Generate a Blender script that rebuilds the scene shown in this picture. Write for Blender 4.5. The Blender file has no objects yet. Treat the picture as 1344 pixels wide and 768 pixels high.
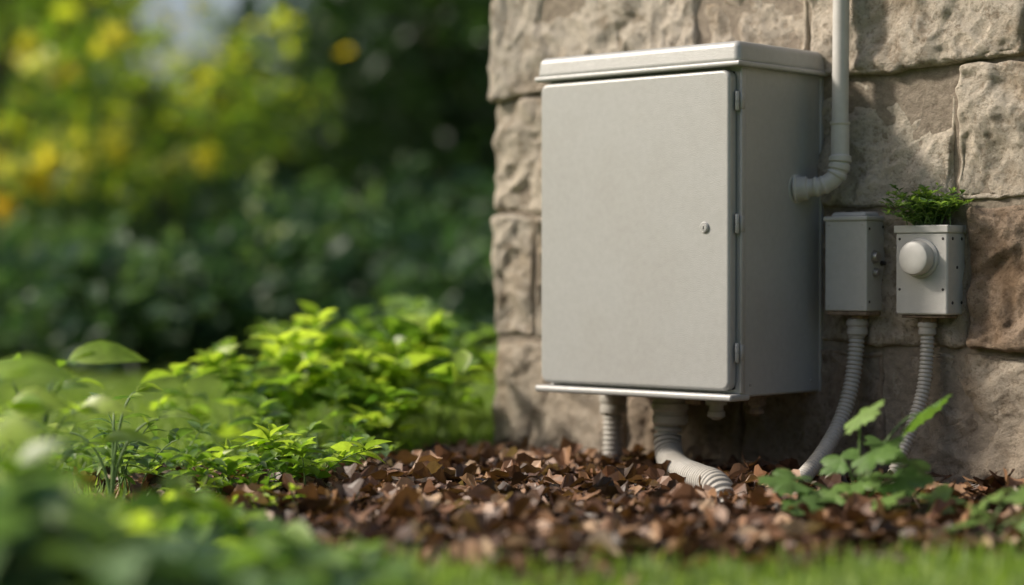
import bpy, bmesh, math, random
import numpy as np
from mathutils import Vector, Matrix, noise, Quaternion
rng=np.random.default_rng(7); random.seed(7)
scene=bpy.context.scene
COL=scene.collection
scene.view_settings.view_transform='Standard'; scene.view_settings.look='None'; scene.view_settings.exposure=0

# ---------------------------------------------------------------- materials
def new_mat(name):
    m=bpy.data.materials.new(name); m.use_nodes=True
    nt=m.node_tree; b=nt.nodes['Principled BSDF']; return m,nt,b
def N(nt,t,**k):
    n=nt.nodes.new(t)
    for a,v in k.items():
        if a in('inp',):
            for kk,vv in v.items(): n.inputs[kk].default_value=vv
        else: setattr(n,a,v)
    return n
def ramp(nt,stops,interp='LINEAR'):
    r=nt.nodes.new('ShaderNodeValToRGB'); r.color_ramp.interpolation=interp
    e=r.color_ramp.elements
    while len(e)<len(stops): e.new(0.5)
    for i,(p,c) in enumerate(stops):
        e[i].position=p; e[i].color=(c[0],c[1],c[2],1)
    return r
def mixc(nt,a,b,fac,mode='MIX'):
    m=nt.nodes.new('ShaderNodeMix'); m.data_type='RGBA'; m.blend_type=mode
    for s,v in((0,fac),(6,a),(7,b)):
        if isinstance(v,bpy.types.NodeSocket): nt.links.new(v,m.inputs[s])
        else: m.inputs[s].default_value=v if s==0 else (v[0],v[1],v[2],1)
    return m.outputs[2]
def noise_n(nt,scale,detail=4,rough=.6,co='Object',vec=None):
    n=N(nt,'ShaderNodeTexNoise',inp={'Scale':scale,'Detail':detail,'Roughness':rough})
    if vec is None:
        tc=nt.nodes.new('ShaderNodeTexCoord'); vec=tc.outputs[co]
    nt.links.new(vec,n.inputs['Vector']); return n
def bump(nt,b,h,strength,dist,prev=None):
    bm=N(nt,'ShaderNodeBump',inp={'Strength':strength,'Distance':dist})
    nt.links.new(h,bm.inputs['Height'])
    if prev: nt.links.new(prev,bm.inputs['Normal'])
    nt.links.new(bm.outputs[0],b.inputs['Normal']); return bm.outputs[0]

def paint_mat(name,col,rough=.42,dirt=.25,bumpy=.12,metal=0.0):
    m,nt,b=new_mat(name)
    n=noise_n(nt,5,6,.65); n2=noise_n(nt,60,3,.6)
    r=ramp(nt,[(.42,(0,0,0)),(.75,(1,1,1))]); nt.links.new(n.outputs[0],r.inputs[0])
    dk=tuple(c*.72*k for c,k in zip(col,(1,.95,.86)))
    f=N(nt,'ShaderNodeMath',operation='MULTIPLY'); nt.links.new(r.outputs[0],f.inputs[0]); f.inputs[1].default_value=dirt
    c=mixc(nt,col,dk,f.outputs[0])
    r2=ramp(nt,[(.3,(.95,.95,.95)),(.7,(1.03,1.03,1.03))]); nt.links.new(n2.outputs[0],r2.inputs[0])
    c=mixc(nt,c,r2.outputs[0],1.0,'MULTIPLY')
    nt.links.new(c,b.inputs['Base Color'])
    mr=N(nt,'ShaderNodeMapRange',inp={'To Min':rough-.05,'To Max':rough+.1}); nt.links.new(n.outputs[0],mr.inputs[0]); nt.links.new(mr.outputs[0],b.inputs['Roughness'])
    b.inputs['Metallic'].default_value=metal
    n3=noise_n(nt,420,2,.5); bump(nt,b,n3.outputs[0],bumpy,.002)
    return m
M_cab=paint_mat('cabinet_paint',(.375,.38,.375),.42,.3,.3,.18)
M_plast=paint_mat('conduit_plastic',(.37,.355,.325),.5,.8,.1)
M_pipe=paint_mat('pipe_plastic',(.46,.455,.435),.42,.5,.08)
M_box=paint_mat('junction_paint',(.44,.435,.42),.45,.4,.25)
M_dark,nt,b=new_mat('dark_rubber'); b.inputs['Base Color'].default_value=(.035,.03,.028,1); b.inputs['Roughness'].default_value=.6
M_met,nt,b=new_mat('zinc_metal'); b.inputs['Base Color'].default_value=(.42,.41,.39,1); b.inputs['Metallic'].default_value=.8; b.inputs['Roughness'].default_value=.4
M_rust,nt,b=new_mat('rusty_steel'); n=noise_n(nt,40,5,.7); r=ramp(nt,[(.35,(.10,.07,.05)),(.65,(.26,.19,.13))]); nt.links.new(n.outputs[0],r.inputs[0]); nt.links.new(r.outputs[0],b.inputs['Base Color']); b.inputs['Roughness'].default_value=.7

def stone_mat():
    m,nt,b=new_mat('limestone')
    a=N(nt,'ShaderNodeAttribute',attribute_name='var')
    n=noise_n(nt,3.2,8,.65); n2=noise_n(nt,22,8,.7); n3=noise_n(nt,90,6,.7)
    base=ramp(nt,[(0,(.32,.24,.175)),(.35,(.45,.39,.315)),(.7,(.55,.50,.425)),(1,(.50,.465,.42))])
    nt.links.new(a.outputs['Fac'],base.inputs[0])
    r=ramp(nt,[(.36,(.68,.60,.51)),(.5,(1,1,1)),(.66,(1.15,1.13,1.1))]); nt.links.new(n.outputs[0],r.inputs[0])
    c=mixc(nt,base.outputs[0],r.outputs[0],1,'MULTIPLY')
    r2=ramp(nt,[(.36,(.55,.51,.46)),(.48,(.98,.98,.98)),(.68,(1.12,1.1,1.07))]); nt.links.new(n2.outputs[0],r2.inputs[0])
    c=mixc(nt,c,r2.outputs[0],.9,'MULTIPLY')
    r3=ramp(nt,[(.38,(.6,.57,.53)),(.47,(1,1,1)),(.7,(1.06,1.05,1.04))]); nt.links.new(n3.outputs[0],r3.inputs[0])
    c=mixc(nt,c,r3.outputs[0],.8,'MULTIPLY')
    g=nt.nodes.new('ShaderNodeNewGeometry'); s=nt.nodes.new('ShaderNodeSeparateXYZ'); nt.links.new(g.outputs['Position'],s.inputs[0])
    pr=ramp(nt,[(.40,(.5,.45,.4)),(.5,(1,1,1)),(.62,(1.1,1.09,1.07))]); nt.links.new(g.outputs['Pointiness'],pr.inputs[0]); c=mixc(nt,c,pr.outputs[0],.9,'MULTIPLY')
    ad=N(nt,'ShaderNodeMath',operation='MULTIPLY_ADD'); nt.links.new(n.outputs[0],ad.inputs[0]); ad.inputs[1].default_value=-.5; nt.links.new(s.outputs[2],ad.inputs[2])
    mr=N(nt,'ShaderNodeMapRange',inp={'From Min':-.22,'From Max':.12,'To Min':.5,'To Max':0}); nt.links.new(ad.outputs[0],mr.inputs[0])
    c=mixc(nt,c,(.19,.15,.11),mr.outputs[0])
    nt.links.new(c,b.inputs['Base Color']); b.inputs['Roughness'].default_value=.9; b.inputs['Specular IOR Level'].default_value=.25
    p=bump(nt,b,n2.outputs[0],1,.026); bump(nt,b,n3.outputs[0],1,.008,p)
    return m
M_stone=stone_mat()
M_mortar,nt,b=new_mat('mortar'); n=noise_n(nt,50,6,.7); r=ramp(nt,[(.3,(.15,.12,.09)),(.7,(.30,.255,.20))]); nt.links.new(n.outputs[0],r.inputs[0]); nt.links.new(r.outputs[0],b.inputs['Base Color']); b.inputs['Roughness'].default_value=.95; bump(nt,b,n.outputs[0],.8,.01)

def leaf_mat(name,stops,rough=.45,trans=.35,spec=.5,tboost=1.4):
    m,nt,b=new_mat(name)
    a=N(nt,'ShaderNodeAttribute',attribute_name='var')
    r=ramp(nt,stops); nt.links.new(a.outputs['Fac'],r.inputs[0])
    n=noise_n(nt,38,4,.6); r2=ramp(nt,[(.3,(.72,.72,.72)),(.7,(1.2,1.2,1.2))]); nt.links.new(n.outputs[0],r2.inputs[0])
    c=mixc(nt,r.outputs[0],r2.outputs[0],1,'MULTIPLY')
    nt.links.new(c,b.inputs['Base Color']); b.inputs['Roughness'].default_value=rough; b.inputs['Specular IOR Level'].default_value=spec
    if trans>0:
        t=nt.nodes.new('ShaderNodeBsdfTranslucent')
        tc=mixc(nt,c,(tboost,tboost*1.05,tboost*.45),1,'MULTIPLY'); nt.links.new(tc,t.inputs[0])
        mx=nt.nodes.new('ShaderNodeMixShader'); mx.inputs[0].default_value=trans
        nt.links.new(b.outputs[0],mx.inputs[1]); nt.links.new(t.outputs[0],mx.inputs[2])
        nt.links.new(mx.outputs[0],nt.nodes['Material Output'].inputs[0])
    return m
M_leaf_bright=leaf_mat('bright_leaf',[(0,(.05,.115,.02)),(.5,(.16,.265,.04)),(1,(.36,.46,.08))],.40,.44,.5,2.0)
M_leaf_mid=leaf_mat('mid_leaf',[(0,(.035,.085,.025)),(.5,(.09,.175,.045)),(1,(.20,.31,.08))],.40,.38,.5,1.7)
M_leaf_blue=leaf_mat('cool_leaf',[(0,(.03,.075,.04)),(.5,(.08,.155,.075)),(1,(.22,.33,.15))],.34,.34,.5,1.7)
M_leaf_shrub=leaf_mat('border_shrub_leaf',[(0,(.02,.055,.03)),(.5,(.05,.105,.055)),(1,(.13,.21,.10))],.45,.34,.3,1.6)
M_leaf_dark=leaf_mat('dark_tree_leaf',[(0,(.02,.045,.022)),(.5,(.035,.08,.035)),(1,(.07,.13,.05))],.5,.3)
M_leaf_haze=leaf_mat('hazy_distant_leaf',[(0,(.05,.095,.05)),(.5,(.09,.15,.07)),(1,(.17,.23,.09))],.6,.35)  # lightened greens: the misty haze over far trees is painted into the leaf colour
M_leaf_yel=leaf_mat('autumn_leaf',[(0,(.07,.13,.03)),(.55,(.21,.31,.05)),(.88,(.55,.54,.06)),(1,(.9,.68,.06))],.45,.5,.5,2.1)
M_flower=leaf_mat('flower_petal',[(0,(.75,.36,.05)),(.35,(.88,.66,.06)),(.7,(.85,.8,.14)),(1,(.5,.58,.40))],.5,.4,.3,1.3)
M_stem,nt,b=new_mat('green_stem'); b.inputs['Base Color'].default_value=(.12,.20,.06,1); b.inputs['Roughness'].default_value=.5
M_bark,nt,b=new_mat('bark'); n=noise_n(nt,12,6,.7); r=ramp(nt,[(.3,(.035,.026,.02)),(.7,(.11,.085,.06))]); nt.links.new(n.outputs[0],r.inputs[0]); nt.links.new(r.outputs[0],b.inputs['Base Color']); b.inputs['Roughness'].default_value=.9
M_dead=leaf_mat('dead_leaf',[(0,(.024,.015,.010)),(.3,(.088,.044,.025)),(.55,(.19,.092,.046)),(.8,(.32,.19,.105)),(1,(.44,.33,.22))],.48,.12,.4,1.2)
M_grass=leaf_mat('grass_blade',[(0,(.08,.14,.03)),(.5,(.17,.26,.055)),(1,(.33,.41,.12))],.5,.4,.4,1.7)
def soil_mat():
    m,nt,b=new_mat('soil'); n=noise_n(nt,30,8,.7); r=ramp(nt,[(.3,(.02,.012,.009)),(.7,(.075,.045,.03))]); nt.links.new(n.outputs[0],r.inputs[0]); nt.links.new(r.outputs[0],b.inputs['Base Color']); b.inputs['Roughness'].default_value=.9; bump(nt,b,n.outputs[0],1,.02); return m
M_soil=soil_mat()
M_ground,nt,b=new_mat('lawn_ground'); n=noise_n(nt,1.2,6,.6); n2=noise_n(nt,40,5,.7)
r=ramp(nt,[(.3,(.10,.15,.035)),(.7,(.19,.27,.07))]); nt.links.new(n.outputs[0],r.inputs[0]); r2=ramp(nt,[(.3,(.6,.6,.6)),(.7,(1.3,1.3,1.3))]); nt.links.new(n2.outputs[0],r2.inputs[0])
nt.links.new(mixc(nt,r.outputs[0],r2.outputs[0],1,'MULTIPLY'),b.inputs['Base Color']); b.inputs['Roughness'].default_value=.95

# ---------------------------------------------------------------- mesh accumulator
class Acc:
    def __init__(s): s.v=[];s.f=[];s.a=[];s.m=[];s.n=0
    def add(s,V,F,A,mi=0):
        V=np.asarray(V,float).reshape(-1,3); F=np.asarray(F,int).reshape(-1,4)
        s.v.append(V); s.f.append(F+s.n); s.a.append(np.broadcast_to(np.asarray(A,float),(len(V),)).copy()); s.m.append(np.full(len(F),mi)); s.n+=len(V)
    def leaves(s,P,D,Nn,L,W,T,A,mi=0):
        P=np.asarray(P,float);n=len(P)
        if n==0: return
        L=np.broadcast_to(L,(n,));W=np.broadcast_to(W,(n,));A=np.broadcast_to(A,(n,))
        D=D/np.linalg.norm(D,axis=1,keepdims=True)
        B=np.cross(Nn,D);B/=np.linalg.norm(B,axis=1,keepdims=True)+1e-9;Nn=np.cross(D,B)
        tv,tf=T;k=len(tv)
        V=P[:,None]+D[:,None]*(L[:,None,None]*tv[None,:,0:1])+B[:,None]*(W[:,None,None]*tv[None,:,1:2])+Nn[:,None]*(L[:,None,None]*tv[None,:,2:3])
        F=tf[None]+(np.arange(n)*k)[:,None,None]
        s.add(V,F,np.repeat(A,k),mi)
    def tube(s,pts,rad,sides=5,A=.5,mi=0,closed=True):
        pts=np.asarray(pts,float);n=len(pts);rad=np.broadcast_to(rad,(n,))
        T=np.gradient(pts,axis=0);T/=np.linalg.norm(T,axis=1,keepdims=True)+1e-12
        ref=np.array([0,0,1.]) if abs(T[0][2])<.9 else np.array([1.,0,0])
        u=np.cross(T[0],ref);u/=np.linalg.norm(u)
        U=[]
        for i in range(n):
            u=u-T[i]*np.dot(u,T[i]);u/=np.linalg.norm(u);U.append(u)
        U=np.array(U);Vv=np.cross(T,U)
        an=np.arange(sides)*2*math.pi/sides
        ring=pts[:,None]+rad[:,None,None]*(U[:,None]*np.cos(an)[None,:,None]+Vv[:,None]*np.sin(an)[None,:,None])
        i=np.arange(n-1)[:,None]*sides;j=np.arange(sides)[None];j2=(j+1)%sides
        F=np.stack([i+j,i+j2,i+sides+j2,i+sides+j],-1)
        s.add(ring,F,A,mi)
    def build(s,name,mats,smooth=True,parent=None):
        V=np.concatenate(s.v);F=np.concatenate(s.f);A=np.concatenate(s.a);Mi=np.concatenate(s.m)
        me=bpy.data.meshes.new(name)
        me.vertices.add(len(V));me.vertices.foreach_set('co',V.astype(np.float32).ravel())
        me.loops.add(F.size);me.loops.foreach_set('vertex_index',F.astype(np.int32).ravel())
        me.polygons.add(len(F));me.polygons.foreach_set('loop_start',(np.arange(len(F))*4).astype(np.int32))
        me.polygons.foreach_set('material_index',Mi.astype(np.int32))
        me.polygons.foreach_set('use_smooth',np.full(len(F),smooth))
        me.update(calc_edges=True)
        at=me.attributes.new('var','FLOAT','POINT');at.data.foreach_set('value',A.astype(np.float32))
        for m in mats: me.materials.append(m)
        o=bpy.data.objects.new(name,me);COL.objects.link(o)
        if parent: par(o,parent)
        return o
def empty(name,loc):
    e=bpy.data.objects.new(name,None);e.location=loc;e.empty_display_size=.1;COL.objects.link(e);return e
def par(o,e):
    o.parent=e;o.matrix_parent_inverse=Matrix.Translation(-Vector(e.location))
def strip(S,Wd,fold=.2,arch=.15,arch0=0.,curl=0.,cols=(-1,0,1),jag=0.):
    tv=[]
    for s_,w in zip(S,Wd):
        for c in cols:
            j=1+jag*(random.random()-.5)
            tv.append((s_,c*w*j,fold*abs(c)*w+arch0*s_-arch*s_*s_+curl*(c*w)**2*4*math.sin(s_*3)))
    nc=len(cols);tf=[]
    for i in range(len(S)-1):
        for j in range(nc-1):
            a=i*nc+j;tf.append((a,a+1,a+nc+1,a+nc))
    return np.array(tv),np.array(tf)
T_ov=strip([0,.08,.25,.45,.65,.85,1],[.02,.16,.42,.5,.4,.2,.01],.28,.25,.12)
T_ov2=strip([0,.08,.25,.45,.65,.85,1],[.02,.16,.42,.5,.4,.2,.01],.12,.55,.30)
T_simple=strip([0,.4,.75,1],[.03,.5,.36,.02],.3,.2)
T_quad=strip([0,.45,1],[.05,.5,.05],.25,.15)
T_dead=[strip([0,.15,.4,.65,.85,1],[.05,.3,.5,.45,.25,.03],random.uniform(-.5,.6),random.uniform(-.4,.5),random.uniform(-.2,.3),random.uniform(-.4,.4),(-1,-.5,0,.5,1),.45) for _ in range(10)]
T_chip=strip([0,.1,.9,1],[.3,.5,.45,.25],.1,.1,0,.2,(-1,0,1),.4)
T_blade=strip([0,.5,1],[.5,.4,.03],0,.35,.0,0,(-1,1))
def lobed(lobes=5,ns=61):
    tv=[(0,0,0)];th=np.linspace(-2.7,2.7,ns)
    for i,t in enumerate(th):
        l=abs(math.cos(t*lobes/2*.93)); r=.31+.25*l**.8*(1-.12*abs(t))+(.03 if i%4<2 else -.015)
        x=r*math.cos(t)+.02;y=r*math.sin(t)
        tv.append((x,y,.10*l-.07-.28*r*r*1.5))
    tf=[(0,i,i+1,i+2) for i in range(1,ns-1,2)]
    return np.array(tv),np.array(tf)
T_lob=lobed()
def unit(n): 
    a=rng.normal(size=(n,3));return a/np.linalg.norm(a,axis=1,keepdims=True)
def catmull(P,step=.003):
    P=[Vector(p) for p in P];P=[P[0]*2-P[1]]+P+[P[-1]*2-P[-2]];out=[]
    for i in range(1,len(P)-2):
        a,b_,c,d=P[i-1:i+3];n=max(2,int((c-b_).length/step))
        for k in range(n):
            t=k/n;out.append(.5*((2*b_)+(c-a)*t+(2*a-5*b_+4*c-d)*t*t+(3*b_-a-3*c+d)*t**3))
    out.append(P[-2]);return np.array([tuple(p) for p in out])

# ---------------------------------------------------------------- hard-surface helpers
def wn(o):
    m=o.modifiers.new('weighted_normals','WEIGHTED_NORMAL');m.keep_sharp=True;m.weight=100;m.mode='FACE_AREA'
def bevbox(name,x0,x1,y0,y1,z0,z1,bev,mat,parent,seg=4,taper=None):
    bm=bmesh.new();bmesh.ops.create_cube(bm,size=1)
    for v in bm.verts:
        v.co=Vector(((x0+x1)/2+v.co.x*(x1-x0),(y0+y1)/2+v.co.y*(y1-y0),(z0+z1)/2+v.co.z*(z1-z0)))
    if taper:
        for v in bm.verts:
            if v.co.z>(z0+z1)/2:
                v.co.x=(x0+x1)/2+(v.co.x-(x0+x1)/2)*taper;v.co.y=y1+(v.co.y-y1)*taper
    if bev>0: bmesh.ops.bevel(bm,geom=bm.edges[:],offset=bev,segments=seg,profile=.5,affect='EDGES')
    me=bpy.data.meshes.new(name);bm.to_mesh(me);bm.free()
    for p in me.polygons:p.use_smooth=True
    me.set_sharp_from_angle(angle=math.radians(50))
    me.materials.append(mat);o=bpy.data.objects.new(name,me);COL.objects.link(o)
    if bev>.002: wn(o)
    if parent:par(o,parent)
    return o
def lathe(name,prof,loc,axis,mat,parent,seg=40):
    q=Vector((0,0,1)).rotation_difference(Vector(axis));bm=bmesh.new();rings=[]
    for r,h in prof:
        rings.append([bm.verts.new(Vector(loc)+q@Vector((r*math.cos(a*2*math.pi/seg),r*math.sin(a*2*math.pi/seg),h))) for a in range(seg)])
    for A_,B_ in zip(rings,rings[1:]):
        for i in range(seg): bm.faces.new((A_[i],A_[(i+1)%seg],B_[(i+1)%seg],B_[i]))
    bm.faces.new(rings[-1]);bm.faces.new(rings[0][::-1])
    me=bpy.data.meshes.new(name);bm.to_mesh(me);bm.free()
    for p in me.polygons:p.use_smooth=True
    me.set_sharp_from_angle(angle=math.radians(35))
    me.materials.append(mat);o=bpy.data.objects.new(name,me);COL.objects.link(o)
    if parent:par(o,parent)
    return o

# ---------------------------------------------------------------- electrical cabinet
cab=empty('electrical_cabinet',(-.29,-.17,.22))
bevbox('body',-.578,0,-.336,-.002,.222,.985,.007,M_cab,cab)
bevbox('lid',-.600,.016,-.366,-.002,.982,1.037,.016,M_cab,cab,6,.985)
bevbox('lid_rim',-.603,.019,-.369,-.004,.978,.990,.004,M_cab,cab,2)
bevbox('door_gasket',-.574,-.016,-.341,-.334,.240,.968,.002,M_dark,cab,1)
def door():
    bm=bmesh.new();bmesh.ops.create_cube(bm,size=1)
    x0,x1,y0,y1,z0,z1=-.587,-.012,-.364,-.3395,.237,.972
    for v in bm.verts: v.co=Vector(((x0+x1)/2+v.co.x*(x1-x0),(y0+y1)/2+v.co.y*(y1-y0),(z0+z1)/2+v.co.z*(z1-z0)))
    ed=[e for e in bm.edges if abs(e.verts[0].co.y-e.verts[1].co.y)>.01]
    bmesh.ops.bevel(bm,geom=ed,offset=.022,segments=6,profile=.5,affect='EDGES')
    ed=[e for e in bm.edges if all(v.co.y<y0+.001 for v in e.verts)]
    bmesh.ops.bevel(bm,geom=ed,offset=.009,segments=5,profile=.5,affect='EDGES')
    me=bpy.data.meshes.new('door');bm.to_mesh(me);bm.free()
    for p in me.polygons:p.use_smooth=True
    me.set_sharp_from_angle(angle=math.radians(50));me.materials.append(M_cab)
    o=bpy.data.objects.new('door',me);COL.objects.link(o);wn(o);par(o,cab)
door()
bevbox('bottom_lip',-.596,.002,-.376,-.30,.214,.230,.006,M_cab,cab,3)
bevbox('side_flange',-.004,.0030,-.338,-.322,.232,.974,.0014,M_cab,cab,2)
bevbox('back_flange',-.01,.004,-.016,-.001,.222,.978,.002,M_cab,cab,2)
for i,z in enumerate((.90,.62,.325)):
    lathe('hinge_%d'%(i+1),[(.004,0),(.005,.002),(.005,.020),(.0038,.021),(.005,.022),(.005,.042),(.004,.044)],(-.004,-.3455,z-.022),(0,0,1),M_cab,cab,16)
    bevbox('hinge_plate_%d'%(i+1),-.004,.0045,-.340,-.325,z-.018,z+.018,.001,M_cab,cab,1)
lathe('lock',[(.013,0),(.013,.002),(.011,.004),(.0095,.0035),(.009,.005),(.002,.0055)],(-.082,-.364,.612),(0,-1,0),M_cab,cab,28)
bevbox('lock_slot',-.083,-.081,-.3703,-.3692,.608,.616,.0003,M_dark,cab,1)
bevbox('fitting_plate',-.50,-.06,-.26,-.08,.211,.2235,.002,M_rust,cab,1)
for i,(x,y,h_) in enumerate(((-.155,-.22,.054),(-.085,-.16,.045),(-.215,-.22,.022))):
    lathe('blanking_gland_%d'%(i+1),[(.026,0),(.026,.018),(.017,.019),(.017,h_*.6),(.021,h_*.62),(.021,h_*.85),(.008,h_)],(x,y,.2115),(0,0,-1),M_rust if i else M_plast,cab,6 if i else 20)
for i,(x,y) in enumerate(((-.02,-.30),(-.02,-.05))):
    lathe('rivet_%d'%(i+1),[(.004,0),(.0035,.0015),(.001,.002)],(0,y,.25),(1,0,0),M_met,cab,12)

# ---------------------------------------------------------------- conduits
def conduit(name,pts,r,pitch,top_h,mat=M_plast,coup=True,nut=M_dark,depth=.17):
    P=catmull(pts,.0013);s=np.r_[0,np.cumsum(np.linalg.norm(np.diff(P,axis=0),axis=1))]
    ph=(s/pitch)%1
    rad=r*(1-depth*np.clip(np.cos(ph*2*math.pi)*1.5+.1,0,1))
    e=empty(name,pts[0]);a=Acc();a.tube(P,rad,28);a.build('ribbed_hose',[mat],parent=e)
    x,y,z=pts[0]
    if coup:
        lathe('lock_nut',[(r*1.25,0),(r*1.3,.002),(r*1.3,.014),(r*1.2,.016)],(x,y,z),(0,0,-1),nut,e,6)
        lathe('connector',[(r*1.02,.014),(r*1.2,.017),(r*1.22,top_h*.35),(r*1.34,top_h*.38),(r*1.34,top_h*.55),(r*1.2,top_h*.6),(r*1.2,top_h*.72),(r*1.28,top_h*.74),(r*1.28,top_h*.92),(r*1.1,top_h)],(x,y,z),(0,0,-1),mat,e,32)
    return e
conduit('flexible_conduit',[(-.546,-.13,.222),(-.546,-.13,.15),(-.545,-.132,.07),(-.54,-.14,-.02)],.0265,.013,.075)
HOSE=[(-.309,-.20,.222),(-.314,-.20,.15),(-.312,-.206,.098),(-.275,-.24,.055),(-.18,-.32,.040),(-.05,-.425,.040),(.07,-.52,.036),(.15,-.58,-.02)]
conduit('flexible_conduit',HOSE,.034,.0175,.085,depth=.27)
conduit('flexible_conduit',[(.124,-.042,.415),(.122,-.045,.33),(.118,-.06,.24),(.112,-.10,.155),(.12,-.19,.085),(.14,-.31,.035),(.175,-.44,-.02)],.0190,.0105,.055,nut=M_rust)
conduit('flexible_conduit',[(.311,-.042,.41),(.312,-.045,.33),(.308,-.055,.24),(.295,-.085,.15),(.285,-.13,.07),(.285,-.18,-.03)],.0160,.0095,.045,nut=M_rust)

pipe=empty('conduit_pipe',(.092,-.075,.8))
a=Acc();P=catmull([(.092,-.06,2.6),(.092,-.06,1.5),(.092,-.065,1.1),(.092,-.068,.84)],.02);a.tube(P,.0195,32);a.build('riser',[M_pipe],parent=pipe)
P=catmull([(.092,-.068,.862),(.092,-.068,.80),(.092,-.070,.762),(.084,-.076,.733),(.062,-.088,.715),(.03,-.101,.708),(-.002,-.114,.706)],.0012)
s=np.r_[0,np.cumsum(np.linalg.norm(np.diff(P,axis=0),axis=1))];Lt=s[-1]
rad=np.full(len(P),.0215)
for c0,c1,rr in((0,.006,.024),(.080,.094,.0265),(.098,.112,.0255),(.120,.128,.0245),(Lt-.072,Lt-.066,.0235),(Lt-.055,Lt-.047,.0245),(Lt-.030,Lt-.0,.0285),(Lt-.006,Lt,.033)):
    rad=np.maximum(rad,np.where((s>=c0)&(s<=c1),rr,0))
rad=np.convolve(np.r_[rad[:1],rad,rad[-1:]],[.25,.5,.25],'same')[1:-1]
a=Acc();a.tube(P,rad,36);a.build('elbow',[M_pipe],parent=pipe)
lathe('gasket_ring',[(.0345,0),(.0345,.003),(.03,.005)],(-.0005,-.114,.706),(1,-.1,0),M_pipe,pipe,32)

# ---------------------------------------------------------------- junction box
jb=empty('junction_box',(.116,-.04,.52))
bevbox('body',.059,.174,-.082,-.002,.418,.630,.004,M_box,jb)
bevbox('lid',.056,.177,-.086,-.002,.629,.640,.003,M_box,jb,2)
bevbox('lid_cap',.068,.165,-.074,-.008,.640,.650,.004,M_box,jb,3,.9)
bevbox('bottom_plate',.063,.171,-.078,-.004,.408,.4175,.002,M_rust,jb,2)
for i,(y,z,r) in enumerate(((-.048,.545,.016),(-.046,.508,.011),(-.018,.530,.006))):
    lathe('side_knob_%d'%(i+1),[(r,0),(r,.003),(r*.75,.0035),(r*.7,.011),(r*.3,.012)],(.1738,y,z),(1,0,0),M_met if i<2 else M_dark,jb,20)
for i,(y,z) in enumerate(((-.012,.615),(-.012,.49),(-.07,.44),(-.012,.44),(-.07,.61))):
    lathe('screw_%d'%(i+1),[(.0035,0),(.003,.0015),(.001,.002)],(.1738,y,z),(1,0,0),M_dark,jb,10)
for i,(x,z) in enumerate(((.07,.62),(.163,.62),(.07,.43),(.163,.43))):
    lathe('cover_screw_%d'%(i+1),[(.003,0),(.0025,.001),(.001,.0015)],(x,-.0818,z),(0,-1,0),M_met,jb,10)

# ---------------------------------------------------------------- wall planter box
pl=empty('wall_planter_box',(.318,-.04,.5))
bevbox('body',.251,.386,-.082,-.002,.412,.600,.006,M_box,pl)
for nm,c in (('rim_front',(.248,.389,-.086,-.078)),('rim_back',(.248,.389,-.008,-.001))):
    bevbox(nm,c[0],c[1],c[2],c[3],.598,.616,.003,M_box,pl,3)
for nm,c in (('rim_near',(.381,.3885,-.0775,-.0085)),('rim_far',(.2485,.256,-.0775,-.0085))):
    bevbox(nm,c[0],c[1],c[2],c[3],.598,.6155,.002,M_box,pl,2)
bevbox('planter_soil',.257,.380,-.077,-.009,.596,.609,.002,M_soil,pl,1)
bevbox('bottom_plate',.262,.376,-.074,-.004,.405,.4115,.002,M_rust,pl,1)
lathe('knob_base',[(.046,0),(.046,.004),(.042,.007),(.040,.007)],(.317,-.082,.541),(0,-1,0),M_box,pl,48)
lathe('knob',[(.037,.006),(.0385,.008),(.0385,.030),(.036,.035),(.030,.038),(.015,.0395),(.002,.04)],(.317,-.082,.541),(0,-1,0),M_pipe,pl,48)
for i,(y,z) in enumerate(((-.06,.585),(-.02,.585),(-.04,.52),(-.06,.44),(-.02,.44))):
    lathe('screw_%d'%(i+1),[(.004,0),(.0035,.0015),(.001,.002)],(.3858,y,z),(1,0,0),M_dark,pl,10)
for i,(x,z) in enumerate(((.262,.47),(.374,.47),(.374,.585),(.262,.585))):
    lathe('face_screw_%d'%(i+1),[(.0035,0),(.003,.001),(.001,.0015)],(x,-.0818,z),(0,-1,0),M_dark,pl,10)

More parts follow.
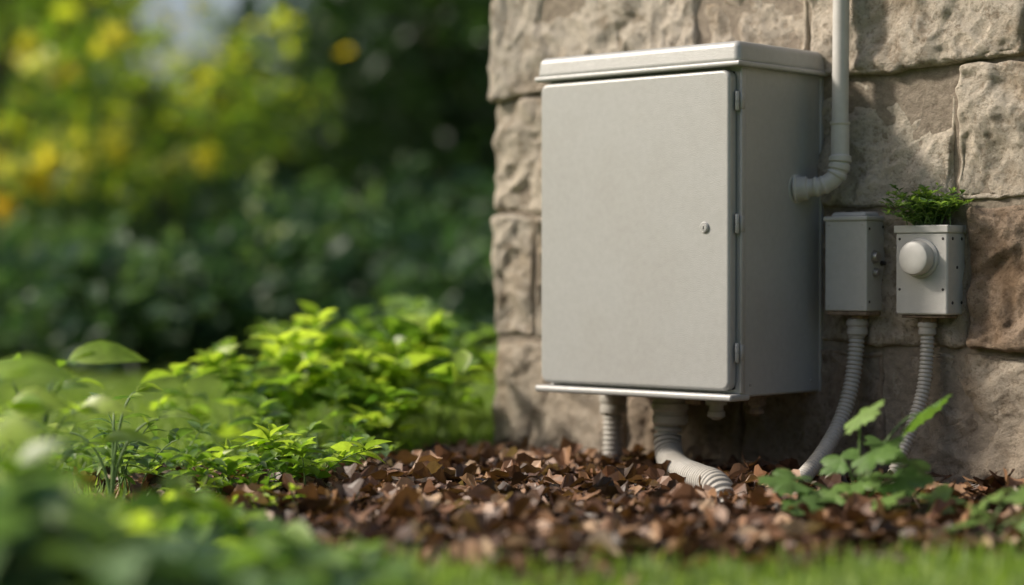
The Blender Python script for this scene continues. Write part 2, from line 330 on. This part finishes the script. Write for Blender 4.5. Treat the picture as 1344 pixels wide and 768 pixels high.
# ---------------------------------------------------------------- plants
def plant(name,base,stems,h,spread,ll,lw,mats,nodes=5,T=T_ov,t0=.35,br=.05,var=(.2,.9),up=.25,tip=3,clip=False,hv=.35,srad=.0018,parent=None,ldroop=0.):
    a=Acc();bx,by,bz=base;P=[];D=[];Nn=[];L=[];A=[]
    for s_ in range(stems):
        az=rng.uniform(0,2*math.pi);sp=spread*math.sqrt(rng.uniform(.02,1));hh=h*(1-hv*rng.random())*(1-.45*(sp/max(spread,1e-4))**2)
        b0=np.array([bx+rng.normal()*br,by+rng.normal()*br,bz]);o=np.array([math.cos(az),math.sin(az),0])
        t=np.linspace(0,1,9)[:,None]
        c=b0+o*sp*t**1.4+np.array([0,0,1])*hh*(1-(1-t)**1.5)+rng.normal(size=3)*.01*t
        a.tube(c,np.linspace(srad*1.4,srad*.5,9),5,.5,1)
        sv=rng.uniform(*var)
        for k in range(nodes):
            tt=t0+(1-t0)*(k+.6)/nodes; i=tt*8;i0=min(int(i),7);p=c[i0]+(c[i0+1]-c[i0])*(i-i0)
            for sd in (0,1):
                aa=az+k*1.57+sd*math.pi+rng.normal()*.35
                d=np.array([math.cos(aa),math.sin(aa),up+rng.normal()*.25-ldroop])
                P.append(p);D.append(d);Nn.append(np.array([0,0,1])+rng.normal(size=3)*.3);L.append(ll*rng.uniform(.6,1.15)*(1-.35*(1-tt)));A.append(np.clip(sv+rng.normal()*.12+.2*(tt-.6),0,1))
        for k in range(tip):
            aa=rng.uniform(0,6.28);d=np.array([math.cos(aa),math.sin(aa),.6+rng.normal()*.3])
            P.append(c[-1]);D.append(d);Nn.append(np.array([0,0,1])+rng.normal(size=3)*.2);L.append(ll*rng.uniform(.4,.8));A.append(np.clip(sv+.25,0,1))
    P=np.array(P);D=np.array(D);Nn=np.array(Nn);L=np.array(L);A=np.array(A)
    if clip:
        e=P+D/np.linalg.norm(D,axis=1,keepdims=True)*L[:,None]
        k=~(((e[:,0]>-1.11)&(e[:,1]>-.04))|((P[:,0]>-1.11)&(P[:,1]>-.04)))
        P,D,Nn,L,A=P[k],D[k],Nn[k],L[k],A[k]
    a.leaves(P,D,Nn,L,L*lw/ll,T,A,0)
    return a.build(name,mats,parent=parent)
GB=[M_leaf_bright,M_stem];GM=[M_leaf_mid,M_stem];GC=[M_leaf_blue,M_stem]
plant('herb_tuft',(.318,-.043,.605),85,.105,.08,.024,.008,GM,6,T_simple,.2,.018,(.3,1),.5,4,srad=.0009,parent=pl)

plant('leafy_shrub',(-1.50,-.05,0),36,.44,.36,.12,.078,GB,5,T_ov,.35,.09,(.1,1),.15,4,clip=True)
plant('leafy_shrub',(-1.50,-.50,0),14,.29,.24,.10,.065,GB,4,T_ov,.3,.08,(.1,.95),.15,4,clip=True)
plant('leafy_shrub',(-1.22,-.34,0),15,.27,.20,.095,.062,GB,4,T_ov,.3,.06,(.1,.8),.15,4,clip=True)
plant('leafy_shrub',(-1.95,.50,0),32,.46,.38,.11,.07,GM,5,T_ov,.3,.1,(.2,1),.15,4,clip=True)
plant('wild_herb',(-.98,-1.326,0),7,.25,.10,.075,.024,GM,5,T_ov2,.3,.02,(.4,.9),.35,2)
plant('wild_herb',(-.76,-1.23,0),16,.12,.15,.05,.022,GB,4,T_ov,.2,.05,(.2,.8),.25,3)
plant('wild_herb',(-.72,-1.04,0),14,.19,.16,.07,.03,GB,5,T_ov,.25,.06,(.1,.8),.25,3)
plant('wild_herb',(-.95,-.80,0),12,.15,.18,.06,.03,GM,4,T_ov,.25,.06,(.3,.9),.25,3)
plant('wild_herb',(-1.35,-1.35,0),9,.08,.2,.05,.022,GM,4,T_ov,.2,.1,(.4,.95),.25,3)
plant('wild_herb',(-1.12,-1.10,0),12,.12,.2,.055,.026,GM,4,T_ov,.2,.08,(.3,.95),.25,3)
plant('wild_herb',(-.47,-1.36,.0),8,.06,.11,.04,.018,GB,3,T_ov,.2,.05,(.3,.9),.25,3)
def arching(name,base,stems,mats,T=T_ov2,wr=.42):
    a=Acc();b0=np.array(base);P=[];D=[];Nn=[];L=[];A=[]
    for az,re,h,ll in stems:
        o=np.array([math.cos(az),math.sin(az),0]);t=np.linspace(0,1,14)[:,None]
        c=b0+o*re*t**1.8+np.array([0,0,1])*h*(1-(1-t)**1.7)+rng.normal(size=3)*.008*t
        a.tube(c,np.linspace(.0042,.0020,14),6,.5,1)
        for k,tt in enumerate((.45,.68,.85)):
            if rng.random()<.75:
                i0=int(tt*13);aa=az+(1 if k%2 else -1)*rng.uniform(.7,1.5)
                P.append(c[i0]);D.append((math.cos(aa),math.sin(aa),.35));Nn.append(np.array([0,0,1])+rng.normal(size=3)*.3);L.append(ll*rng.uniform(.5,.8));A.append(rng.uniform(.3,.8))
        P.append(c[-1]);D.append((o[0],o[1],.15));Nn.append(np.array([.25,-.45,.8])+rng.normal(size=3)*.15);L.append(ll);A.append(rng.uniform(.6,1))
        aa=az+rng.uniform(-1.2,1.2);P.append(c[-1]);D.append((math.cos(aa),math.sin(aa),.4));Nn.append((.2,-.3,1.));L.append(ll*.7);A.append(rng.uniform(.5,1))
    a.leaves(np.array(P),np.array(D),np.array(Nn),np.array(L),np.array(L)*wr,T,np.array(A),0);return a.build(name,mats)
AR=math.atan2(.673,.740)
arching('broadleaf_plant',(-.66,-1.78,0),[(AR,.07,.34,.15),(AR+2.9,.10,.32,.15),(AR-.5,.10,.24,.12),(AR+.8,.06,.28,.10),(AR+2.2,.08,.22,.12),(AR+3.8,.10,.2,.12),(AR+.2,.13,.18,.11)],GB)
arching('broadleaf_plant',(-.62,-1.98,0),[(AR+3.0,.09,.33,.15),(AR+2.2,.12,.28,.13),(AR-.3,.08,.25,.12),(AR+4,.10,.2,.12),(AR+.6,.10,.2,.12)],GB,wr=.55)
arching('broadleaf_plant',(-.80,-1.50,0),[(AR,.10,.20,.09),(AR+1.9,.05,.22,.08),(AR+3.0,.09,.17,.09),(AR+.6,.05,.24,.07)],GB)
arching('broadleaf_plant',(-.22,-2.24,0),[(AR+.2,.05,.33,.15),(AR+3.0,.10,.31,.15),(AR-.6,.09,.24,.13),(AR+1.8,.1,.22,.13),(AR+4,.10,.2,.13),(AR+.9,.1,.18,.13)],GB,wr=.6)
plant('wild_herb',(-1.15,-1.75,0),14,.13,.2,.06,.03,GM,4,T_ov,.3,.05,(.4,1),.2,2)
for (x,y,h,sp,n,ll,mt) in ((.52,-2.66,.235,.17,8,.16,GC),(.30,-2.66,.24,.18,8,.16,GC),(.10,-2.45,.21,.17,8,.14,GB),(.74,-2.55,.16,.13,7,.14,GC),(.30,-2.30,.16,.18,9,.14,GM),(.52,-2.14,.09,.17,12,.09,GM),(.02,-2.05,.14,.2,11,.11,GB),(.28,-1.93,.06,.18,12,.07,GM),(-.25,-1.85,.11,.18,12,.08,GB),(.95,-2.25,.06,.14,9,.06,GC),(-.05,-2.32,.18,.14,8,.12,GB)):
    plant('ground_cover_plant',(x,y,0),n,h,sp,ll,ll*.66,mt,4,T_ov,.3,.07,(.0,1),.1,3,srad=.002)
def lobed_plant(name,base,leaves,size,mats):
    a=Acc();b0=np.array(base);P=[];D=[];Nn=[];L=[];A=[]
    for (dx,dy,dz,sc) in leaves:
        tipp=b0+np.array([dx,dy,dz]);t=np.linspace(0,1,10)[:,None]
        c=b0+(tipp-b0)*np.array([1,1,0])*t**1.5+np.array([0,0,1])*dz*(1-(1-t)**1.6)
        a.tube(c,np.linspace(.0028,.0016,10),6,.5,1)
        az=math.atan2(dy,dx)+rng.normal()*.4
        P.append(tipp);D.append((math.cos(az),math.sin(az),.1));Nn.append((.0+rng.normal()*.3,-.5+rng.normal()*.3,.75));L.append(size*sc);A.append(rng.uniform(.35,1))
    a.leaves(np.array(P),np.array(D),np.array(Nn),np.array(L),np.array(L),T_lob,np.array(A),0)
    return a.build(name,mats)
def lv(u,w,z,s): return (u*.74+w*.673,u*.673-w*.74,z,s)
lobed_plant('geranium_plant',(.497,-.619,.0),[lv(.125,-.02,.225,1.15),lv(.0,0,.225,.9),lv(.02,.04,.155,1.1),lv(-.14,.0,.095,.95),lv(-.10,.06,.05,.95),lv(.07,.05,.10,1.0),lv(.02,.09,.06,.95),lv(.11,-.05,.12,.95),lv(-.03,-.04,.13,.85),lv(.14,.04,.05,.9),lv(-.05,.10,.03,.8),lv(.06,-.06,.16,.8),lv(.0,.0,.09,.8),lv(-.05,.02,.07,.8)],.115,GM)
lobed_plant('geranium_plant',(.83,-.70,.0),[lv(.0,-.02,.08,.8),lv(.06,-.0,.10,.8),lv(-.05,.04,.05,.8),lv(.03,.06,.03,.8),lv(-.02,.03,.07,.6),lv(.09,.03,.06,.8),lv(-.09,.0,.03,.7)],.10,GM)

# ---------------------------------------------------------------- stone wall
FX,FZ=.75,1.32
def stone_box(acc,b,step,faces,seed,var,r=.016,amp=1.):
    x0,x1,y0,y1,z0,z1=b;lo=np.array([x0,y0,z0]);hi=np.array([x1,y1,z1])
    off=Vector((seed*3.7,seed*1.3,seed*7.1));tl=(random.uniform(-.03,.03),random.uniform(-.06,.06))
    cx,cz=(x0+x1)/2,(z0+z1)/2
    for (ax,sg) in faces:
        o=[i for i in range(3) if i!=ax]
        n1=max(2,int((hi[o[0]]-lo[o[0]])/step)+1);n2=max(2,int((hi[o[1]]-lo[o[1]])/step)+1)
        g1=np.linspace(lo[o[0]],hi[o[0]],n1);g2=np.linspace(lo[o[1]],hi[o[1]],n2)
        V=np.zeros((n1,n2,3));V[...,o[0]]=g1[:,None];V[...,o[1]]=g2[None];V[...,ax]=hi[ax] if sg>0 else lo[ax]
        V=V.reshape(-1,3);q=np.clip(V,lo+r,hi-r);d=V-q;dn=d/(np.linalg.norm(d,axis=1,keepdims=True)+1e-9);V2=q+dn*r
        for i in range(len(V2)):
            p=Vector(V2[i]);pp=p+off
            side=1-abs(dn[i][1]) 
            qq=pp+Vector((noise.noise(pp*6),noise.noise(pp*6+Vector((3,1,4))),noise.noise(pp*6+Vector((7,5,2)))))*.05
            h=noise.fractal(pp*4.5,1,2.1,3)*.014
            vd=noise.voronoi(qq*7)[0];h+=min(vd[1]-vd[0],.5)*.020-.006
            h+=(.22-abs(noise.noise(qq*11)))*.020+(.2-abs(noise.noise(qq*26)))*.008+noise.noise(pp*55)*.0022
            k=noise.noise(pp*2.6);h+=-.014*min(1,max(0,k)*3)
            V2[i]+=dn[i]*h*amp*(1-.55*side)
            w1=noise.noise(p*3.1)*.020+noise.noise(p*9)*.006;w2=noise.noise(p*2.7+Vector((9,4,2)))*.022+noise.noise(p*8+Vector((5,1,2)))*.007
            V2[i][0]+=w1*(min(1,max(0,(p.x+1.05)/.15)));V2[i][2]+=w2*min(1,max(0,p.z/.2))
        V2[:,1]+=(V2[:,0]-cx)*tl[0]+(V2[:,2]-cz)*tl[1]
        idx=np.arange(n1*n2).reshape(n1,n2)
        F=np.stack([idx[:-1,:-1],idx[1:,:-1],idx[1:,1:],idx[:-1,1:]],-1).reshape(-1,4)
        if (ax==1)==(sg>0): F=F[:,::-1]
        acc.add(V2,F,var)
wall=Acc()
XC=-1.074
courses=[(-.06,.333,[XC,-.60,-.22,.19,.80]),(.333,.665,[XC,-.915,-.45,-.02,.40,.95]),(.665,.982,[XC,-.70,-.20,.37,.86]),(.982,1.30,[XC,-.37,-.033,.55,1.0])]
z=1.30
while z<2.7:
    courses.append((z,z+.32,[XC,XC+random.uniform(.3,.6)]));z+=.32
VARS={(0,0):.5,(0,1):.2,(0,2):.15,(0,3):.4,(1,0):.7,(1,1):.6,(1,4):.05,(1,3):.35,(2,0):.6,(2,2):.65,(2,3):.6,(3,0):.75,(3,1):.55,(3,2):.6}
seed=1
for ci,(z0,z1,js) in enumerate(courses):
    js=list(js)
    while js[-1]<3.2: js.append(js[-1]+random.uniform(.3,.62))
    for k in range(len(js)-1):
        seed+=1;a0,a1=js[k],js[k+1];fine=a0<FX and z0<FZ;g=.004
        y0=-.02+random.uniform(-.007,.007);y1=.09
        v=VARS.get((ci,k),random.uniform(.1,.95))
        if k==0: y1=random.choice([.22,.38,.5])
        st=.0055 if fine else .03
        fs=[(1,-1),(0,1),(2,1),(2,-1),(0,-1)]
        stone_box(wall,(a0+g,a1-g,y0,y1,z0+g,z1-g),st,fs,seed,v)
        if k==0:
            yy=y1
            while yy<3.0:
                y2=yy+random.uniform(.3,.6);seed+=1
                stone_box(wall,(XC,XC+.1,yy+g,y2-g,z0+g,z1-g),.03,[(0,-1),(1,1),(1,-1),(2,1),(2,-1)],seed,random.random());yy=y2
we=empty('stone_wall',(0,0,0))
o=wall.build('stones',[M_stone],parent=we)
bm=bmesh.new();bm.from_mesh(o.data);bmesh.ops.remove_doubles(bm,verts=bm.verts,dist=.0004);bmesh.ops.recalc_face_normals(bm,faces=bm.faces);bm.to_mesh(o.data);bm.free()
bevbox('mortar_core',XC+.014,3.3,-.004,3.0,-.1,2.75,.0,M_mortar,we)

# ---------------------------------------------------------------- ground, bed, litter
poly=np.array([(-1.12,.1),(-1.12,-.5),(-1.25,-1.25),(-.6,-1.50),(.0,-1.66),(.42,-1.56),(.72,-1.20),(.92,-.70),(1.4,-.5),(3.2,-.45),(3.2,.1)])
def sdist(x,y):
    d=np.full(x.shape,1e9);ins=np.zeros(x.shape,bool)
    n=len(poly)
    for i in range(n):
        a_,b_=poly[i],poly[(i+1)%n];ex,ey=b_-a_
        t=np.clip(((x-a_[0])*ex+(y-a_[1])*ey)/(ex*ex+ey*ey),0,1)
        d=np.minimum(d,np.hypot(x-a_[0]-t*ex,y-a_[1]-t*ey))
        c=((a_[1]>y)!=(b_[1]>y));xx=a_[0]+(y-a_[1])*ex/(ey if abs(ey)>1e-9 else 1e-9);ins^=(c&(x<xx))
    return np.where(ins,d,-d)
def mound(x,y):
    d=sdist(x,y)+.05*np.sin(x*9+np.sin(y*7)*2)+.04*np.sin(y*13+x*5)
    return np.clip(d/.3,-.4,1)*.012-.006+.010*np.exp(y/.15)*(d>0)+.005*np.sin(x*17)*np.sin(y*15),d
def gsheet():
    xs=np.r_[-400,-150,-60,np.arange(-30,31,1.0),60,150,400];n=len(xs)
    X,Y=np.meshgrid(xs,xs,indexing='ij');V=np.stack([X,Y,np.zeros_like(X)],-1).reshape(-1,3)
    idx=np.arange(n*n).reshape(n,n);F=np.stack([idx[:-1,:-1],idx[1:,:-1],idx[1:,1:],idx[:-1,1:]],-1).reshape(-1,4)
    a=Acc();a.add(V,F,.5);a.build('ground',[M_ground])
gsheet()
xs=np.arange(-1.6,3.3,.03);ys=np.arange(-1.85,.09,.03);X,Y=np.meshgrid(xs,ys,indexing='ij');Z,_=mound(X,Y)
idx=np.arange(X.size).reshape(X.shape);a=Acc();a.add(np.stack([X,Y,Z],-1),np.stack([idx[:-1,:-1],idx[1:,:-1],idx[1:,1:],idx[:-1,1:]],-1),.5);a.build('garden_bed_soil',[M_soil])
HP=np.array(HOSE)
def litter():
    a=Acc()
    for n,l0,l1,zr,z0 in ((11000,.03,.082,.026,.003),(8000,.010,.024,.034,.005)):
        x=rng.uniform(-1.45,2.6,n);y=rng.uniform(-1.75,-.03,n);m,d=mound(x,y)
        k=(d>rng.normal(size=n)*.06)&((x<1.3)|(rng.random(n)<.5));x,y,m=x[k],y[k],m[k];n=len(x)
        z=m+rng.random(n)**1.8*zr+z0
        near=np.full(n,9.)
        for p,q in zip(HP[3:7],HP[4:8]):
            for t in np.linspace(0,1,8): c=p+(q-p)*t; near=np.minimum(near,np.hypot(x-c[0]-.03,y-c[1]+.03))
        near=np.where(x>.10,9,near)
        z=np.where(near<.09,np.minimum(z,m+.004),z)
        az=rng.uniform(0,6.28,n);D=np.stack([np.cos(az),np.sin(az),rng.normal(size=n)*.20],-1)
        D[near<.09,2]*=.2
        Nn=np.stack([rng.normal(size=n)*.36,rng.normal(size=n)*.36,np.ones(n)],-1)
        L=rng.uniform(l0,l1,n);A=np.clip(rng.beta(1.3,1.8,n)*1.05+(rng.random(n)<.05)*.35,0,1);P=np.stack([x,y,z],-1)-D*L[:,None]*.5
        P[:,2]=np.maximum(P[:,2],.004)
        if l1<.03:
            a.leaves(P,D,Nn,L,L*rng.uniform(.3,.9,n),T_chip,A*.8);continue
        ti=rng.integers(0,len(T_dead)+2,n)
        for t in range(len(T_dead)+2):
            q=ti==t
            if t<len(T_dead): a.leaves(P[q],D[q],Nn[q],L[q],L[q]*rng.uniform(.45,.85,q.sum()),T_dead[t],A[q])
            else: a.leaves(P[q],D[q],Nn[q],L[q]*.8,L[q]*rng.uniform(.2,.35,q.sum()),T_chip,A[q]*.5)
    a.build('leaf_litter',[M_dead],smooth=False)
litter()
CX,CY=2.691,-4.072
def G(d,l): return CX-.673*d+.740*l, CY+.740*d+.673*l
def grass():
    a=Acc()
    def patch(x,y,h,w):
        n=len(x);az=rng.uniform(0,6.28,n);le=rng.normal(size=n)*.45
        D=np.stack([np.cos(az)*le,np.sin(az)*le,np.ones(n)],-1);Nn=np.stack([np.cos(az),np.sin(az),.1*np.ones(n)],-1)
        a.leaves(np.stack([x,y,np.full(n,-.002)],-1),D,Nn,h*rng.uniform(.5,1.15,n),w,T_blade,rng.beta(2,2,n))
    n=70000;d=2.2+rng.random(n)**.8*7;l=rng.uniform(-.30,.30,n)*d*1.1;x,y=G(d,l);s=sdist(x,y)
    k=(s<-.02+rng.normal(size=n)*.05)&~((x>XC-.02)&(y>-.05));x,y,d=x[k],y[k],d[k];patch(x,y,.034+.003*d,.004+.0007*d)
    n=40000;x=rng.uniform(-14,5,n);y=rng.uniform(-6,12,n);s=sdist(x,y);k=(s<-.05)&~((x>XC-.02)&(y>-.05));patch(x[k],y[k],.06,.014)
    a.build('grass',[M_grass])
grass()

# ---------------------------------------------------------------- background
def crown(a,c,R,ncl,per,size,cr,var,mi=0,shell=.35,zmin=.05):
    u=unit(ncl)*(rng.random((ncl,1))**shell);C=np.array(c)+u*np.array(R)
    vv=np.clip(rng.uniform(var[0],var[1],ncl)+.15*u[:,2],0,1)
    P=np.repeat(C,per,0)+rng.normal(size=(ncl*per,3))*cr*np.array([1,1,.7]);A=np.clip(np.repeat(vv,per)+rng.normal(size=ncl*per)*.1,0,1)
    k=P[:,2]>zmin;k&=~((P[:,0]>XC-.15)&(P[:,1]>-.1)&(P[:,1]<3.2)&(P[:,2]<2.9));P,A=P[k],A[k];n=len(P)
    Nn=unit(n);Nn[:,2]=np.abs(Nn[:,2])+.6
    L=size*rng.uniform(.6,1.2,n);a.leaves(P,unit(n)*np.array([1,1,.6]),Nn,L,L*.6,T_quad,A,mi);return C
def tree(name,d,l,h,R,zc,mat,size=.13,ncl=120,per=45,var=(.1,.9),cr=.28,tr=.12):
    x,y=G(d,l);a=Acc();C=crown(a,(x,y,zc),R,ncl,per,size,cr,var)
    t=np.linspace(0,1,12)[:,None];tr_=np.array([x,y,0])+np.array([0,0,1])*(zc+.4*R[2])*t+np.c_[.12*np.sin(t*5),.1*np.sin(t*4+1),0*t]
    a.tube(tr_,np.linspace(tr,tr*.3,12),12,.5,1)
    for c in C[rng.choice(len(C),14)]:
        s_=tr_[rng.integers(4,11)];tt=np.linspace(0,1,7)[:,None];a.tube(s_+(c-s_)*tt+np.array([0,0,.25])*np.sin(tt*3.1),np.linspace(tr*.35,.015,7),6,.5,1)
    a.build(name,[mat,M_bark])
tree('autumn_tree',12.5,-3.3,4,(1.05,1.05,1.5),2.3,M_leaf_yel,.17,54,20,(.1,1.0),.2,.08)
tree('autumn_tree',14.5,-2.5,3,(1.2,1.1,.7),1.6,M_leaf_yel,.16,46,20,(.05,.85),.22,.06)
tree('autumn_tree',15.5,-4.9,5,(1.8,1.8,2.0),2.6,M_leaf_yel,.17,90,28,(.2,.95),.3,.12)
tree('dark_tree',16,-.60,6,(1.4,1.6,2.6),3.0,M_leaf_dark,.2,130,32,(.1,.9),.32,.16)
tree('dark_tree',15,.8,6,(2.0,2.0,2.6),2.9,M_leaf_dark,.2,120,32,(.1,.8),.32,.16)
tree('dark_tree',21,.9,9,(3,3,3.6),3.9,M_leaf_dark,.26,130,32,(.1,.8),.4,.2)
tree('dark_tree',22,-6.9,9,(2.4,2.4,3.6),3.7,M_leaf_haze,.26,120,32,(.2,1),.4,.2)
for (d,l,R,h,mt,vr) in ((10.0,-.25,.75,.75,M_leaf_shrub,(.1,.8)),(10.6,-1.15,.85,.8,M_leaf_shrub,(.0,.8)),(9.8,-1.9,.7,.55,M_leaf_shrub,(.1,.9)),(10.8,-2.75,.9,.7,M_leaf_shrub,(.1,.9)),(11.8,-.6,.9,1.05,M_leaf_shrub,(.0,.7)),(12.2,-1.9,.9,.95,M_leaf_shrub,(.1,.8)),(11,.9,.9,.9,M_leaf_mid,(.1,.7)),(11.5,-4.0,1.0,.9,M_leaf_mid,(.2,.9)),(9.0,-3.2,.5,.4,M_leaf_mid,(.2,.9))):
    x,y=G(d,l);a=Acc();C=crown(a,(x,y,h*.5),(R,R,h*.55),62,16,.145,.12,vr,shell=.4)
    for c in C[:16]:
        tt=np.linspace(0,1,5)[:,None];a.tube(np.array([x,y,0])+(c-np.array([x,y,0]))*tt,np.linspace(.02,.006,5),5,.5,1)
    a.build('garden_shrub',[mt,M_bark])
def flowering(name,d,l,h,n,vr,sp,fs=.06):
    x,y=G(d,l);a=Acc();b0=np.array([x,y,0.])
    for i in range(n):
        tipp=b0+np.array([rng.normal()*sp,rng.normal()*sp,h*rng.uniform(.45,1)]);t=np.linspace(0,1,9)[:,None]
        c=b0+(tipp-b0)*np.c_[t**1.5,t**1.5,t];a.tube(c,np.linspace(.008,.003,9),5,.5,1)
        m=22;P=c[rng.integers(2,9,m)]+rng.normal(size=(m,3))*.06;a.leaves(P,unit(m),unit(m)+np.array([0,0,.6]),.10,.05,T_quad,rng.uniform(.2,.8,m),2)
        m=14;v=rng.uniform(*vr);P=np.repeat(tipp[None],m,0)+rng.normal(size=(m,3))*.012;a.leaves(P,unit(m),unit(m),fs,fs*.8,T_quad,v,0)
    a.build(name,[M_flower,M_stem,M_leaf_mid])
flowering('flowering_shrub',11.2,-2.5,1.85,13,(.3,.85),.42,.12)
flowering('flowering_shrub',10.8,-1.35,1.2,3,(.95,1),.4,.06)
flowering('flowering_shrub',11.4,-3.1,2.0,10,(.2,.8),.35,.12)
a=Acc();cl=[]
for i in range(2600):
    d=rng.uniform(30,38);th=rng.uniform(-3.1,1.6);tn=math.tan(th) if abs(th)<1.5 else 9
    H=9+1.5*math.sin(th*13)+math.sin(th*31)
    if -.225<tn<-.09: H=2.5+.8*math.sin(tn*160)
    x,y=G(d*math.cos(th),d*math.sin(th));cl.append((x,y,rng.uniform(.2,H)))
cl=np.array(cl);per=22
P=np.repeat(cl,per,0)+rng.normal(size=(len(cl)*per,3))*.75;n=len(P);A=np.clip(np.repeat(rng.uniform(.1,.9,len(cl)),per)+rng.normal(size=n)*.1,0,1)
Nn=unit(n);Nn[:,2]+=.4;L=rng.uniform(.5,.9,n);a.leaves(P,unit(n),Nn,L,L*.7,T_quad,A);a.build('tree_line',[M_leaf_haze])

# ---------------------------------------------------------------- light
az=Vector((-.80,-.60,0)).normalized();el=math.radians(37)
sp=Vector((az.x*math.cos(el),az.y*math.cos(el),math.sin(el)))
w=bpy.data.worlds.new('World');scene.world=w;w.use_nodes=True;nt=w.node_tree;bg=nt.nodes['Background']
sky=nt.nodes.new('ShaderNodeTexSky');sky.sky_type='NISHITA';sky.sun_disc=False;sky.sun_elevation=el;sky.sun_rotation=math.atan2(az.x,az.y);sky.air_density=1;sky.dust_density=5;sky.ozone_density=1
nt.links.new(sky.outputs[0],bg.inputs[0]);bg.inputs[1].default_value=.15
L=bpy.data.lights.new('sun','SUN');L.energy=5.0;L.angle=math.radians(6);L.color=(1,.91,.79);lo=bpy.data.objects.new('sun',L);COL.objects.link(lo);lo.rotation_euler=sp.to_track_quat('Z','Y').to_euler();lo.location=(0,-3,6)
# ---------------------------------------------------------------- camera
cd=bpy.data.cameras.new('camera');cd.sensor_width=36;cd.lens=70.4;cd.clip_end=1500;cd.clip_start=.05
cam=bpy.data.objects.new('camera',cd);COL.objects.link(cam);cam.location=(CX,CY,.515)
pt=math.radians(-.654);dv=Vector((-.673*math.cos(pt),.740*math.cos(pt),math.sin(pt)));cam.rotation_euler=dv.to_track_quat('-Z','Y').to_euler()
cd.dof.use_dof=True;cd.dof.focus_distance=4.52;cd.dof.aperture_fstop=.84;cd.dof.aperture_blades=0
scene.camera=cam
